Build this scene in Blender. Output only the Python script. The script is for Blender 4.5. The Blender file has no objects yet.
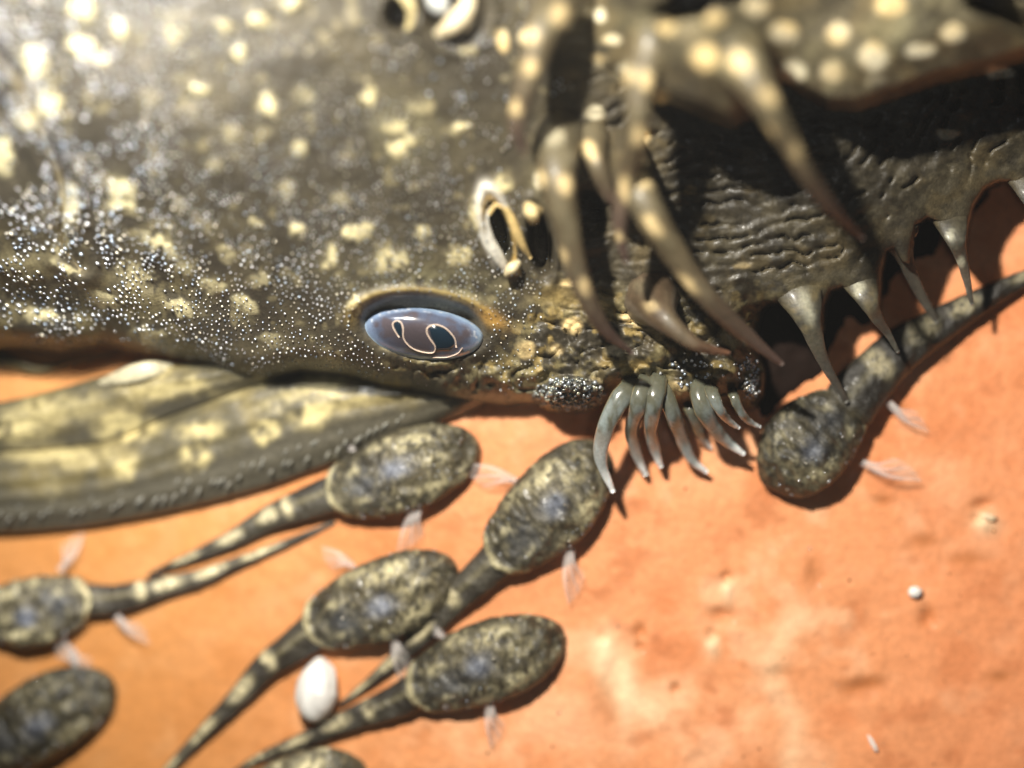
import bpy, math, random
import numpy as np
from mathutils import Vector

random.seed(7)
RNG = np.random.default_rng(11)
SC = bpy.context.scene

# ------------------------------------------------------------------ camera, world, lamps, exposure
CAM_Z, FPX = 22.0, 2200.0            # camera height over the clay, focal length in picture pixels
cd = bpy.data.cameras.new('camera'); cam = bpy.data.objects.new('camera', cd)
SC.collection.objects.link(cam); SC.camera = cam
cam.location = (0, 0, CAM_Z)
cd.sensor_width = 36.0; cd.lens = 36.0 * FPX / 1024.0
cd.clip_start = 0.1; cd.clip_end = 200
cd.dof.use_dof = True; cd.dof.focus_distance = CAM_Z - 0.95
cd.dof.aperture_fstop = 0.058

w = bpy.data.worlds.new('World'); SC.world = w; w.use_nodes = True
w.node_tree.nodes['Background'].inputs[0].default_value = (0.80, 0.88, 1.0, 1)
w.node_tree.nodes['Background'].inputs[1].default_value = 0.022

def lamp(name, loc, target, energy, color, radius, spot=None, blend=0.5):
    l = bpy.data.lights.new(name, 'SPOT' if spot else 'POINT')
    l.energy = energy; l.color = color; l.shadow_soft_size = radius
    if spot: l.spot_size = math.radians(spot); l.spot_blend = blend
    o = bpy.data.objects.new(name, l); SC.collection.objects.link(o)
    o.location = loc
    o.rotation_euler = (Vector(target) - Vector(loc)).to_track_quat('-Z', 'Y').to_euler()
    return o
lamp('torch_lamp', (-2.9, 6.4, 13.6), (1.4, -1.2, 0), 19500, (1.0, 0.945, 0.84), 0.34, 66, 0.8)
lamp('veil_spot', (-4.4, 3.9, 9.0), (-4.7, 2.7, 3.0), 5200, (0.97, 0.98, 1.0), 0.5, 62, 1.0)  # added spot, makes the veil and extra brightness at upper left
lamp('fill_lamp', (2.2, -1.2, 20.5), (0, 0, 0), 450, (0.95, 0.97, 1.0), 0.7, 60, 0.6)  # added weak fill from the camera side

SC.view_settings.view_transform = 'Standard'; SC.view_settings.look = 'None'
SC.view_settings.exposure = 0.0; SC.view_settings.gamma = 1.0
SC.view_settings.use_curve_mapping = False
SC.cycles.use_denoising = True
SC.cycles.max_bounces = 6; SC.cycles.transparent_max_bounces = 8
SC.cycles.volume_bounces = 0

# ------------------------------------------------------------------ numeric helpers
def P(px, py, z):
    k = (CAM_Z - z) / FPX
    return np.stack([(px - 512.0) * k, (384.0 - py) * k, z + 0 * px], -1)
def U(px, z=0.0): return px * (CAM_Z - z) / FPX
def sm(a, b, x):
    t = np.clip((x - a) / (b - a), 0, 1); return t * t * (3 - 2 * t)
def mix(a, b, t):
    t = np.asarray(t)[..., None] if np.ndim(a) and np.ndim(t) == np.ndim(a) - 1 or np.ndim(b) == 1 else t
    return a * (1 - t) + b * t
_lat = {}
def vnoise(x, y, seed=0):
    if seed not in _lat: _lat[seed] = np.random.default_rng(seed + 99).random((256, 256))
    L = _lat[seed]
    xi = np.floor(x).astype(int); yi = np.floor(y).astype(int)
    fx = x - xi; fy = y - yi
    fx = fx * fx * (3 - 2 * fx); fy = fy * fy * (3 - 2 * fy)
    a = L[yi & 255, xi & 255]; b = L[yi & 255, (xi + 1) & 255]
    c = L[(yi + 1) & 255, xi & 255]; d = L[(yi + 1) & 255, (xi + 1) & 255]
    return (a * (1 - fx) + b * fx) * (1 - fy) + (c * (1 - fx) + d * fx) * fy
def fbm(x, y, s, seed=0, o=4):
    v = 0; a = 0.5; t = 0
    for k in range(o):
        v = v + a * vnoise(x / s + 17.3 * k, y / s + 5.7 * k, seed + k); t += a; a *= 0.5; s /= 2.03
    return v / t
def seg_dist(px, py, pts, closed=False):
    d = np.full(np.shape(px), 1e9); n = len(pts)
    for i in range(n if closed else n - 1):
        ax, ay = pts[i]; bx, by = pts[(i + 1) % n]
        vx, vy = bx - ax, by - ay
        t = np.clip(((px - ax) * vx + (py - ay) * vy) / (vx * vx + vy * vy + 1e-9), 0, 1)
        d = np.minimum(d, np.hypot(px - ax - t * vx, py - ay - t * vy))
    return d
def poly_sd(px, py, pts):                         # positive inside
    d = seg_dist(px, py, pts, True); ins = np.zeros(np.shape(px), bool); n = len(pts)
    for i in range(n):
        ax, ay = pts[i]; bx, by = pts[(i + 1) % n]
        if ay == by: continue
        c = ((ay > py) != (by > py)) & (px < (bx - ax) * (py - ay) / (by - ay) + ax)
        ins ^= c
    return np.where(ins, d, -d)
def catmull(pts, n):
    p = np.array(pts, float); p = np.vstack([2 * p[0] - p[1], p, 2 * p[-1] - p[-2]])
    m = len(p) - 3; out = []
    for u in np.linspace(0, m - 1e-6, n):
        i = int(u); t = u - i; a, b, c, d = p[i:i + 4]
        out.append(0.5 * (2 * b + (c - a) * t + (2 * a - 5 * b + 4 * c - d) * t * t + (3 * b - a - 3 * c + d) * t ** 3))
    return np.array(out)
def ell(px, py, e):
    x, y, rx, ry, ang = e[:5]; a = math.radians(ang)
    dx, dy = px - x, py - y
    return np.hypot((dx * math.cos(a) + dy * math.sin(a)) / rx, (-dx * math.sin(a) + dy * math.cos(a)) / ry)
def spots_mask(px, py, spots, warp=4.0, soft=0.35):
    wx = px + warp * (fbm(px, py, 9, 31, 3) - 0.5) * 2; wy = py + warp * (fbm(px, py, 9, 41, 3) - 0.5) * 2
    m = np.zeros(np.shape(px))
    for s in spots:
        r = ell(wx, wy, (s[0], s[1], s[2], s[3], s[4] if len(s) > 4 else 0))
        m = np.maximum(m, (s[5] if len(s) > 5 else 1.0) * (1 - sm(1 - soft, 1 + soft, r)))
    return m

# ------------------------------------------------------------------ mesh helpers
def make_mesh(name, V, F, mat, parent=None, col=None, smooth=True):
    V = np.asarray(V, np.float32).reshape(-1, 3)
    me = bpy.data.meshes.new(name)
    if isinstance(F, np.ndarray):
        n, k = F.shape
        me.vertices.add(len(V)); me.vertices.foreach_set('co', V.ravel())
        me.loops.add(n * k); me.loops.foreach_set('vertex_index', F.astype(np.int32).ravel())
        me.polygons.add(n); me.polygons.foreach_set('loop_start', np.arange(0, n * k, k, dtype=np.int32))
        me.update(calc_edges=True); me.validate()
    else:
        me.from_pydata(V.tolist(), [], F); me.update()
    if smooth: me.polygons.foreach_set('use_smooth', np.ones(len(me.polygons), bool))
    if col is not None:
        c = np.ones((len(V), 4), np.float32); c[:, :3] = np.clip(np.asarray(col).reshape(-1, 3), 0.001, 1)
        a = me.color_attributes.new('Col', 'FLOAT_COLOR', 'POINT'); a.data.foreach_set('color', c.ravel())
    me.materials.append(mat)
    o = bpy.data.objects.new(name, me); SC.collection.objects.link(o)
    if parent: o.parent = parent
    return o
def tag(o, label=None, cat=None, group=None, kind=None):
    for k, v in (('label', label), ('category', cat), ('group', group), ('kind', kind)):
        if v: o[k] = v
    return o
def empty(name):
    o = bpy.data.objects.new(name, None); SC.collection.objects.link(o); o.empty_display_size = 0.1; return o
def grid_faces(nu, nv, wrap=False):
    i = np.arange(nu - 1)[:, None]; j = np.arange(nv if wrap else nv - 1)[None, :]; j2 = (j + 1) % nv
    return np.stack([i * nv + j, (i + 1) * nv + j, (i + 1) * nv + j2, i * nv + j2], -1).reshape(-1, 4)

# ------------------------------------------------------------------ materials
def skin_mat(name, rough=0.42, coat=0.25, bump=0.25, scale=26.0, sss=0.0, mottle=0.25, alpha=1.0, spec=0.5):
    m = bpy.data.materials.new(name); m.use_nodes = True; nt = m.node_tree; N = nt.nodes; L = nt.links
    b = N['Principled BSDF']
    at = N.new('ShaderNodeAttribute'); at.attribute_name = 'Col'
    tc = N.new('ShaderNodeTexCoord')
    nz = N.new('ShaderNodeTexNoise'); nz.inputs['Scale'].default_value = scale; nz.inputs['Detail'].default_value = 6
    L.new(tc.outputs['Object'], nz.inputs['Vector'])
    mr = N.new('ShaderNodeMapRange'); mr.inputs[1].default_value = 0.3; mr.inputs[2].default_value = 0.7
    mr.inputs[3].default_value = 1 - mottle; mr.inputs[4].default_value = 1 + mottle
    L.new(nz.outputs[0], mr.inputs[0])
    vm = N.new('ShaderNodeVectorMath'); vm.operation = 'SCALE'
    L.new(at.outputs['Color'], vm.inputs[0]); L.new(mr.outputs[0], vm.inputs['Scale'])
    L.new(vm.outputs[0], b.inputs['Base Color'])
    bp = N.new('ShaderNodeBump'); bp.inputs['Strength'].default_value = bump; bp.inputs['Distance'].default_value = 0.02
    n2 = N.new('ShaderNodeTexNoise'); n2.inputs['Scale'].default_value = scale * 1.7; n2.inputs['Detail'].default_value = 5
    L.new(tc.outputs['Object'], n2.inputs['Vector'])
    L.new(n2.outputs[0], bp.inputs['Height']); L.new(bp.outputs[0], b.inputs['Normal'])
    b.inputs['Roughness'].default_value = rough
    b.inputs['Coat Weight'].default_value = coat; b.inputs['Coat Roughness'].default_value = 0.18
    b.inputs['Specular IOR Level'].default_value = spec
    if sss:
        b.inputs['Subsurface Weight'].default_value = sss; b.inputs['Subsurface Radius'].default_value = (0.12, 0.08, 0.06)
        b.inputs['Subsurface Scale'].default_value = 1.0
    b.inputs['Alpha'].default_value = alpha
    return m
def plain_mat(name, color, rough=0.4, coat=0.0, metallic=0.0, alpha=1.0, trans=0.0, spec=0.5, vary=0.15, scale=9.0):
    m = bpy.data.materials.new(name); m.use_nodes = True; nt = m.node_tree; N = nt.nodes; L = nt.links
    b = N['Principled BSDF']
    nz = N.new('ShaderNodeTexNoise'); nz.inputs['Scale'].default_value = scale; nz.inputs['Detail'].default_value = 4
    tc = N.new('ShaderNodeTexCoord'); L.new(tc.outputs['Object'], nz.inputs['Vector'])
    cr = N.new('ShaderNodeValToRGB')
    cr.color_ramp.elements[0].position = 0.3; cr.color_ramp.elements[1].position = 0.7
    cr.color_ramp.elements[0].color = tuple(c * (1 - vary) for c in color) + (1,)
    cr.color_ramp.elements[1].color = tuple(min(1, c * (1 + vary)) for c in color) + (1,)
    L.new(nz.outputs[0], cr.inputs[0]); L.new(cr.outputs[0], b.inputs['Base Color'])
    b.inputs['Roughness'].default_value = rough; b.inputs['Coat Weight'].default_value = coat
    b.inputs['Metallic'].default_value = metallic; b.inputs['Alpha'].default_value = alpha
    b.inputs['Transmission Weight'].default_value = trans
    b.inputs['Specular IOR Level'].default_value = spec
    return m
M_skin = skin_mat('spotted_skin', 0.52, 0.12, 0.35, 30)
M_barb = skin_mat('barbel_skin', 0.50, 0.10, 0.30, 26, sss=0.05, mottle=0.25)
M_barb.node_tree.nodes['Principled BSDF'].inputs['Alpha'].default_value = 0.86
M_fin = skin_mat('fin_skin', 0.45, 0.25, 0.25, 18, mottle=0.2)
M_fry = skin_mat('fry_skin', 0.5, 0.12, 0.6, 30, mottle=0.4)
M_spine = skin_mat('spine_horn', 0.20, 0.6, 0.05, 30, sss=0.3, mottle=0.12)
M_eye = skin_mat('eye_surface', 0.15, 0.25, 0.03, 60, mottle=0.12)
def bead_mat(name, rough, metal):
    m = bpy.data.materials.new(name); m.use_nodes = True; b = m.node_tree.nodes['Principled BSDF']
    at = m.node_tree.nodes.new('ShaderNodeAttribute'); at.attribute_name = 'Col'
    m.node_tree.links.new(at.outputs['Color'], b.inputs['Base Color'])
    b.inputs['Roughness'].default_value = rough; b.inputs['Metallic'].default_value = metal
    return m
M_bead = bead_mat('enamel_bead', 0.34, 0.9)
M_beadd = bead_mat('dark_bead', 0.20, 0.6)
M_finray = plain_mat('clear_fin', (0.95, 0.86, 0.82), 0.35, 0.2, alpha=0.20, vary=0.08)
M_web = plain_mat('clear_membrane', (0.98, 0.90, 0.85), 0.35, 0.1, alpha=0.15, vary=0.1)
M_white = plain_mat('white_matter', (0.86, 0.84, 0.80), 0.45, 0.2, vary=0.06)
M_line = plain_mat('iris_line', (0.92, 0.72, 0.58), 0.2, 0.5, vary=0.1)
M_hair = plain_mat('fine_hair', (0.16, 0.07, 0.04), 0.5)

# ------------------------------------------------------------------ clay
def clay_h(px, py):
    z = -1.0 * sm(0, 1, (600 - px) / 760.0) - 0.25 * sm(0, 1, (py - 350) / 600.0) * sm(0, 1, (700 - px) / 500.0)
    z = z + 0.16 * (fbm(px, py, 210, 1, 3) - 0.5) + 0.045 * (fbm(px, py, 44, 2, 4) - 0.5)
    z = z + 0.012 * (fbm(px, py, 6, 3, 3) - 0.5)
    for x, y, rx, ry, d in CLAY_PITS:
        z = z - d * np.exp(-((px - x) / rx) ** 2 - ((py - y) / ry) ** 2)
    return z
CLAY_PITS = [(712, 636, 5, 6, .07), (640, 632, 5, 7, .05), (602, 637, 4, 6, .05), (983, 505, 10, 5, .06), (976, 519, 5, 4, .06),
             (727, 578, 4, 5, .09), (722, 615, 14, 7, .07), (928, 618, 7, 9, .07), (675, 689, 4, 5, .05), (884, 502, 9, 5, .03),
             (872, 683, 14, 6, .02), (1000, 678, 11, 5, .02), (815, 575, 9, 16, .04), (640, 647, 4, 4, .05), (612, 700, 20, 40, .03),
             (925, 542, 12, 6, .02), (968, 560, 20, 6, .02), (780, 675, 12, 8, .04), (858, 690, 18, 9, .05), (900, 410, 8, 5, .04),
             (728, 590, 5, 9, -.05), (712, 645, 6, 10, -.04), (985, 522, 10, 9, -.05), (605, 655, 9, 20, -.05), (626, 690, 8, 28, -.03)]
px, py = np.meshgrid(np.arange(-240, 1270, 3.0), np.arange(-200, 980, 3.0), indexing='ij')
cz = clay_h(px, py)
t1 = fbm(px, py, 120, 5, 4); t2 = fbm(px * .7 + py * .3, py, 40, 6, 4); t3 = fbm(px, py, 14, 7, 3)
c_l = np.array([0.88, 0.43, 0.225]); c_m = np.array([0.78, 0.315, 0.135]); c_d = np.array([0.64, 0.205, 0.07]); c_o = np.array([0.56, 0.245, 0.06])
k = np.clip((t1 - 0.33) * 1.3 + (t2 - 0.5) * 0.9 + (t3 - .5) * .25, 0, 1)
col = mix(c_m, c_l, sm(0.15, 0.75, k))
col = mix(col, c_d, 0.6 * sm(0.50, 0.76, fbm(px + 300, py, 60, 8, 4)))
col = mix(col, c_d * .8, 0.55 * sm(0.60, 0.78, fbm(px * .8 + py * .5, py - px * .3, 26, 9, 4)))
col = mix(col, np.array([0.93, 0.56, 0.33]), 0.4 * sm(0.56, 0.75, fbm(px + 90, py + 400, 50, 4, 4)))
col = mix(col, c_o, sm(600, 60, px) * 0.8); col = mix(col, np.array([0.78, 0.27, 0.11]), 0.5 * sm(820, 1024, px))  # ochre clay at left, also darkened in colour for weaker light
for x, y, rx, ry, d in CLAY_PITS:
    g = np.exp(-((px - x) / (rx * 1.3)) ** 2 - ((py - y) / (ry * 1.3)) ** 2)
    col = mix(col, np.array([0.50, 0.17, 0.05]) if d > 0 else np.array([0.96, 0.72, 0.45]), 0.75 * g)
pale = seg_dist(px, py, [(605, 650), (622, 690), (650, 712)]) ; col = mix(col, np.array([0.95, 0.66, 0.40]), 0.7 * np.exp(-(pale / 14) ** 2))
pale = seg_dist(px, py, [(800, 620), (770, 650), (775, 690), (795, 720), (790, 768)]); col = mix(col, np.array([0.95, 0.66, 0.40]), 0.45 * np.exp(-(pale / 13) ** 2))
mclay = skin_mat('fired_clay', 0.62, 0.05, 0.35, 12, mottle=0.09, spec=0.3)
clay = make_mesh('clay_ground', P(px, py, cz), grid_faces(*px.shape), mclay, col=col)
tag(clay, 'rough orange clay surface lying under the fish and its young', kind='structure')

# ------------------------------------------------------------------ the big fish: body height field
CTRL = [(-150, -150, 3.2), (0, 0, 3.1), (0, 200, 1.9), (0, 300, 0.65), (-150, 300, 0.6), (200, -100, 3.1), (200, 60, 2.9), (200, 180, 2.3),
        (200, 280, 1.3), (200, 350, 0.35), (0, 345, -0.05), (350, -100, 2.9), (350, 60, 2.7), (350, 160, 2.3), (350, 250, 1.8), (350, 320, 1.25),
        (350, 375, 0.75), (500, -100, 2.7), (500, 0, 2.6), (500, 110, 2.2), (500, 210, 1.75), (500, 300, 1.2), (500, 350, 0.9), (500, 395, 0.6),
        (600, -100, 2.5), (600, 0, 2.4), (600, 100, 2.0), (600, 200, 1.6), (600, 290, 1.2), (600, 350, 1.0), (600, 390, 0.75), (700, 0, 1.9),
        (700, 120, 1.6), (700, 220, 1.35), (700, 300, 1.1), (700, 350, 1.0), (700, 400, 0.8), (850, -50, 1.8), (850, 100, 1.45), (850, 180, 1.4),
        (850, 250, 1.15), (1000, -50, 1.7), (1000, 80, 1.35), (1000, 160, 1.0), (1150, 50, 1.3), (1150, -100, 1.6), (430, 330, 1.15)]
Cx = np.array(CTRL)
def tps_k(r2): return 0.5 * r2 * np.log(r2 + 1e-9)
_n = len(Cx); A = np.zeros((_n + 3, _n + 3)); s_ = 300.0
Xc = Cx[:, :2] / s_
A[:_n, :_n] = tps_k(((Xc[:, None] - Xc[None]) ** 2).sum(-1)) + np.eye(_n) * 0.02
A[:_n, _n] = 1; A[:_n, _n + 1:] = Xc; A[_n, :_n] = 1; A[_n + 1:, :_n] = Xc.T
Wt = np.linalg.solve(A, np.concatenate([Cx[:, 2], [0, 0, 0]]))
def tps(px, py):
    x, y = px / s_, py / s_; v = Wt[_n] + Wt[_n + 1] * x + Wt[_n + 2] * y
    for i in range(_n): v = v + Wt[i] * tps_k((x - Xc[i, 0]) ** 2 + (y - Xc[i, 1]) ** 2)
    return v
BODY = [(-190, -190), (1190, -190), (1190, 40), (1110, 95), (1060, 140), (1050, 190), (1040, 210), (1026, 190), (1012, 181), (998, 181), (984, 188), (973, 205), (967, 228), (964, 250), (957, 254), (949, 238), (939, 222), (927, 217),
        (916, 224), (911, 244), (909, 264), (902, 262), (894, 248), (886, 252), (881, 272), (880, 296), (878, 316), (870, 312), (858, 296), (842, 286), (830, 290), (824, 304), (822, 330), (816, 344), (808, 336), (796, 312), (782, 302), (768, 302), (760, 312), (756, 330), (757, 352),
        (764, 372), (762, 395), (755, 408), (740, 412), (728, 404), (712, 408), (698, 416), (684, 408), (668, 402), (655, 392), (640, 388), (620, 386),
        (611, 396), (600, 408), (576, 413), (548, 411), (534, 403), (500, 405), (470, 402), (436, 398), (410, 391), (380, 386), (345, 376), (300, 372),
        (265, 380), (235, 380), (205, 366), (170, 360), (130, 352), (100, 345), (60, 354), (20, 349), (-40, 352), (-190, 350)]
SNOUT = [(560, -250), (575, 0), (600, 60), (630, 85), (650, 98), (668, 103), (700, 117), (733, 130), (765, 112), (785, 84), (800, 95), (828, 111),
         (860, 112), (900, 98), (940, 84), (985, 74), (1030, 60), (1200, 40), (1200, -250)]
PIT_TOP = [(628, 26), (665, 24), (705, 17), (745, 4), (780, -60), (690, -60), (668, -2), (642, 14)]
PIT_CORNER = [(968, 8), (1000, 22), (1030, 40), (1110, 20), (1110, -80), (950, -80)]
GILL = [(-10, 50), (12, 72), (30, 105), (45, 140), (58, 172), (63, 200), (60, 225), (66, 250), (80, 268)]
EYE = (422, 326, 62, 30, 5)
BEADBALL = (573, 394, 40, 19, 0)
SPOTS = [(83, 8, 12, 14), (118, 30, 11, 9), (80, 46, 10, 16, -25), (99, 57, 6, 9, -35), (35, 63, 13, 18), (48, 105, 13, 17), (24, 120, 16, 8, 20),
         (3, 155, 12, 22), (240, 54, 6, 10), (198, 88, 9, 6, 15), (268, 105, 8, 13, -25), (258, 20, 10, 8), (292, 4, 8, 7), (368, 88, 4, 9, 20, .9),
         (369, 100, 7, 8), (300, 148, 9, 8, 0, .7), (232, 135, 11, 10, 0, .35), (305, 95, 12, 11, 0, .35), (398, 128, 13, 9, 20, .8), (411, 140, 8, 7),
         (399, 149, 9, 8), (420, 108, 14, 10, 0, .3), (460, 128, 9, 5, -10), (470, 52, 9, 6, 0, .6), (120, 190, 16, 12, 20), (122, 207, 18, 9, 5),
         (298, 231, 10, 7, 25), (352, 234, 9, 8), (366, 230, 9, 8), (329, 261, 8, 14, 10), (391, 261, 16, 12), (458, 257, 14, 10), (420, 233, 9, 7, 0, .8),
         (212, 286, 14, 9, 20), (262, 280, 12, 8, 0, .5), (255, 225, 7, 7, 0, .6), (160, 247, 24, 9, 30), (180, 308, 18, 10, 20), (135, 270, 22, 10, 25),
         (70, 205, 12, 26, -10), (62, 268, 20, 8, 25), (100, 300, 20, 7, 15), (245, 305, 15, 8, 25), (40, 315, 22, 6, 8), (150, 335, 22, 7, 5),
         (215, 165, 8, 7, 0, .3), (155, 170, 9, 8, 0, .3), (180, 205, 10, 8, 0, .3), (285, 190, 9, 8, 0, .35), (340, 200, 14, 10, 0, .3),
         (357, 305, 9, 11), (222, 25, 9, 7, 0, .6), (175, 30, 12, 9, 0, .5), (150, 100, 10, 8, 0, .25), (478, 215, 10, 20, -15), (500, 186, 12, 12),
         (185, 270, 12, 8, 30, .6), (225, 255, 10, 6, 30, .5), (330, 355, 14, 6, 10, .6), (270, 340, 16, 7, 10, .4), (440, 300, 20, 6, 12, .6), (60, 235, 8, 20, 0, .8)]
SPOTS = [(q[0], q[1], q[2] * .85, q[3] * .85) + tuple(q[4:]) for q in SPOTS]
SPOTS_Y = [(562, 18, 11, 13), (527, 37, 7, 9), (503, 40, 6, 11, -15), (612, 40, 9, 5), (600, 15, 6, 6), (590, 12, 5, 5), (625, 72, 9, 9), (645, 78, 8, 11),
           (553, 136, 11, 10), (595, 113, 9, 7, 0, .7), (641, 137, 9, 10), (660, 98, 8, 8), (589, 153, 6, 12, -30), (540, 180, 6, 10), (566, 185, 7, 10),
           (626, 187, 8, 15), (643, 180, 6, 8), (705, 57, 13, 12), (740, 60, 12, 11), (666, 28, 10, 6, 0, .7), (714, 18, 10, 7, 0, .6), (758, 7, 12, 9),
           (784, 33, 14, 11), (838, 33, 11, 11, 0, .8), (873, 57, 13, 13), (890, 3, 14, 12), (920, 50, 14, 7, -5), (952, 33, 12, 9), (793, 72, 12, 11),
           (832, 72, 12, 10, 0, .7), (1000, 73, 14, 6), (948, 134, 12, 5), (875, 80, 10, 5, 0, .3), (570, 158, 6, 6, 0, .5), (600, 60, 8, 6, 0, .4),
           (533, 213, 9, 7), (513, 270, 8, 6), (575, 283, 14, 4), (642, 284, 12, 4, -8), (632, 318, 9, 6), (572, 325, 9, 8), (526, 350, 10, 8, 0, .8),
           (675, 392, 12, 9), (600, 305, 9, 5, 0, .7), (735, 340, 14, 8, 0, .6), (555, 350, 8, 6, 0, .4), (748, 368, 6, 6, 0, .7), (742, 265, 9, 4, -5, .5),
           (690, 190, 7, 4, 0, .5), (615, 350, 12, 6, 0, .7), (660, 330, 12, 8, 0, .4), (800, 150, 10, 4, -15, .3), (595, 385, 8, 7, 0, .4)]

def body_h(px, py, feature=True):
    h = tps(px, py)
    a = poly_sd(px, py, SNOUT)
    lift = (1.30 + .5 * np.exp(-((px - 710) / 60) ** 2)) * sm(585, 680, px)
    h = h + lift * np.where(a > 0, np.sqrt(np.clip(1 - (1 - np.clip(a / 16, 0, 1)) ** 2, 0, 1)) * (0.8 + 0.2 * sm(0, 60, a)), 0)
    if not feature: return h
    for pit, dp in ((PIT_TOP, 1.5), (PIT_CORNER, 1.2)):
        h = h - dp * sm(-3, 10, poly_sd(px, py, pit))
    # eye socket with a raised brow
    e = ell(px, py, EYE)
    h = h - 0.17 * (1 - sm(0.80, 1.06, e)) + 0.07 * np.exp(-((e - 1.22) / 0.13) ** 2) * (0.5 + 0.5 * sm(350, 300, py))
    # nostrils
    for n_, d_ in (((499, 232, 11, 33, -17), 0.55), ((540, 243, 12, 34, -8), 0.6), ((400, 14, 16, 18, 0), 0.5), ((455, 10, 30, 32, 0), 0.45), ((588, 214, 20, 26, -20), 0.5)):
        r = ell(px, py, n_); h = h - d_ * (1 - sm(0.55, 1.05, r)) + 0.05 * np.exp(-((r - 1.35) / 0.2) ** 2)
    g = seg_dist(px, py, GILL); h = h - 0.13 * np.exp(-(g / 4) ** 2) + 0.11 * np.exp(-((g - 14) / 10) ** 2)
    # left lower cheek: soft overlapping folds
    fl = sm(300, 40, px) * sm(200, 300, py)
    h = h + 0.07 * fl * np.sin((py * 0.92 - px * 0.30) / 9.5 + 3 * fbm(px, py, 60, 12, 2))
    # lumps over the whole skin
    h = h + 0.05 * (fbm(px, py, 34, 13, 4) - 0.5) + 0.016 * (fbm(px, py, 8, 14, 3) - 0.5)
    # wrinkled snout skin below the flap: warped ridges with sharp valleys
    wr = sm(12, 42, poly_sd(px, py, BODY)) * sm(2, 14, -a) * sm(540, 620, px) * (1 - sm(320, 345, py + 0.12 * (px - 600)))
    ang = sm(760, 930, px)
    wx = px + 40 * (fbm(px, py, 60, 15, 3) - 0.5); wy = py + 40 * (fbm(px, py, 50, 16, 4) - 0.5)
    r1 = np.abs(((wy + 0.10 * wx) / 13.5) % 1 - 0.5) * 2
    r2 = np.abs(((wy * 0.60 + wx * 0.95) / 21.0) % 1 - 0.5) * 2
    rr = np.where(fbm(px, py, 60, 20, 2) * .3 + ang > 0.62, r2, r1)
    gate = sm(0.48, 0.60, fbm(px * .6, py * 1.4, 17, 17, 3))
    h = h + wr * (0.016 * rr - 0.10 * np.exp(-(rr / 0.17) ** 2) * gate + 0.05 * (fbm(px, py * 1.5, 13, 28, 3) - .5))
    # cheek / mouth area: coarse papillae and pockets
    mo = np.maximum(sm(500, 560, px) * sm(285, 330, py), sm(352, 372, py) * sm(340, 420, px)) * (1 - sm(765, 790, px))
    cell = fbm(px, py * 1.25, 12, 18, 4)
    h = h + mo * (0.20 * (cell - 0.5) - 0.07 * sm(0.06, 0.0, np.abs(fbm(px, py * 1.3, 26, 19, 2) - 0.5)))
    h = h + 0.28 * np.sqrt(np.clip(1 - ell(px, py, BEADBALL) ** 2, 0, 1))
    for e_, hh in (((618, 374, 20, 13, 10), .22), ((643, 377, 10, 12, 0), .2), ((676, 392, 16, 13, 0), .18), ((744, 350, 16, 14, 0), .2), ((726, 372, 14, 12, 0), .18), ((660, 350, 22, 14, -10), .12)):
        h = h + hh * np.sqrt(np.clip(1 - ell(px, py, e_) ** 2, 0, 1))
    h = h - 0.14 * np.exp(-(ell(px, py, (643, 374, 5, 7, 0))) ** 2)
    mm = spots_mask(px, py, SPOTS, 2.0, 0.7)
    return h + 0.030 * mm

def body_z(px, py):
    h = body_h(px, py); d = poly_sd(px, py, BODY); zc = clay_h(px, py)
    wdt = 32.0 - 6 * sm(500, 200, px) - 20 * sm(745, 775, px)
    r = np.sqrt(np.clip(1 - (1 - np.clip(d / wdt, 0, 1)) ** 2, 0, 1))
    lo = zc - 0.25; ov = 0.30 + 0.65 * sm(745, 775, px)
    edge = lo + (h - lo) * ov
    return np.where(d > 0, edge + (h - edge) * r, lo + (edge - lo) * sm(-3.5, 0, d)), d
STEP = 1.7
gx, gy = np.meshgrid(np.arange(-150, 1150, STEP), np.arange(-130, 422, STEP), indexing='ij')
gz, gd = body_z(gx, gy)

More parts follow.
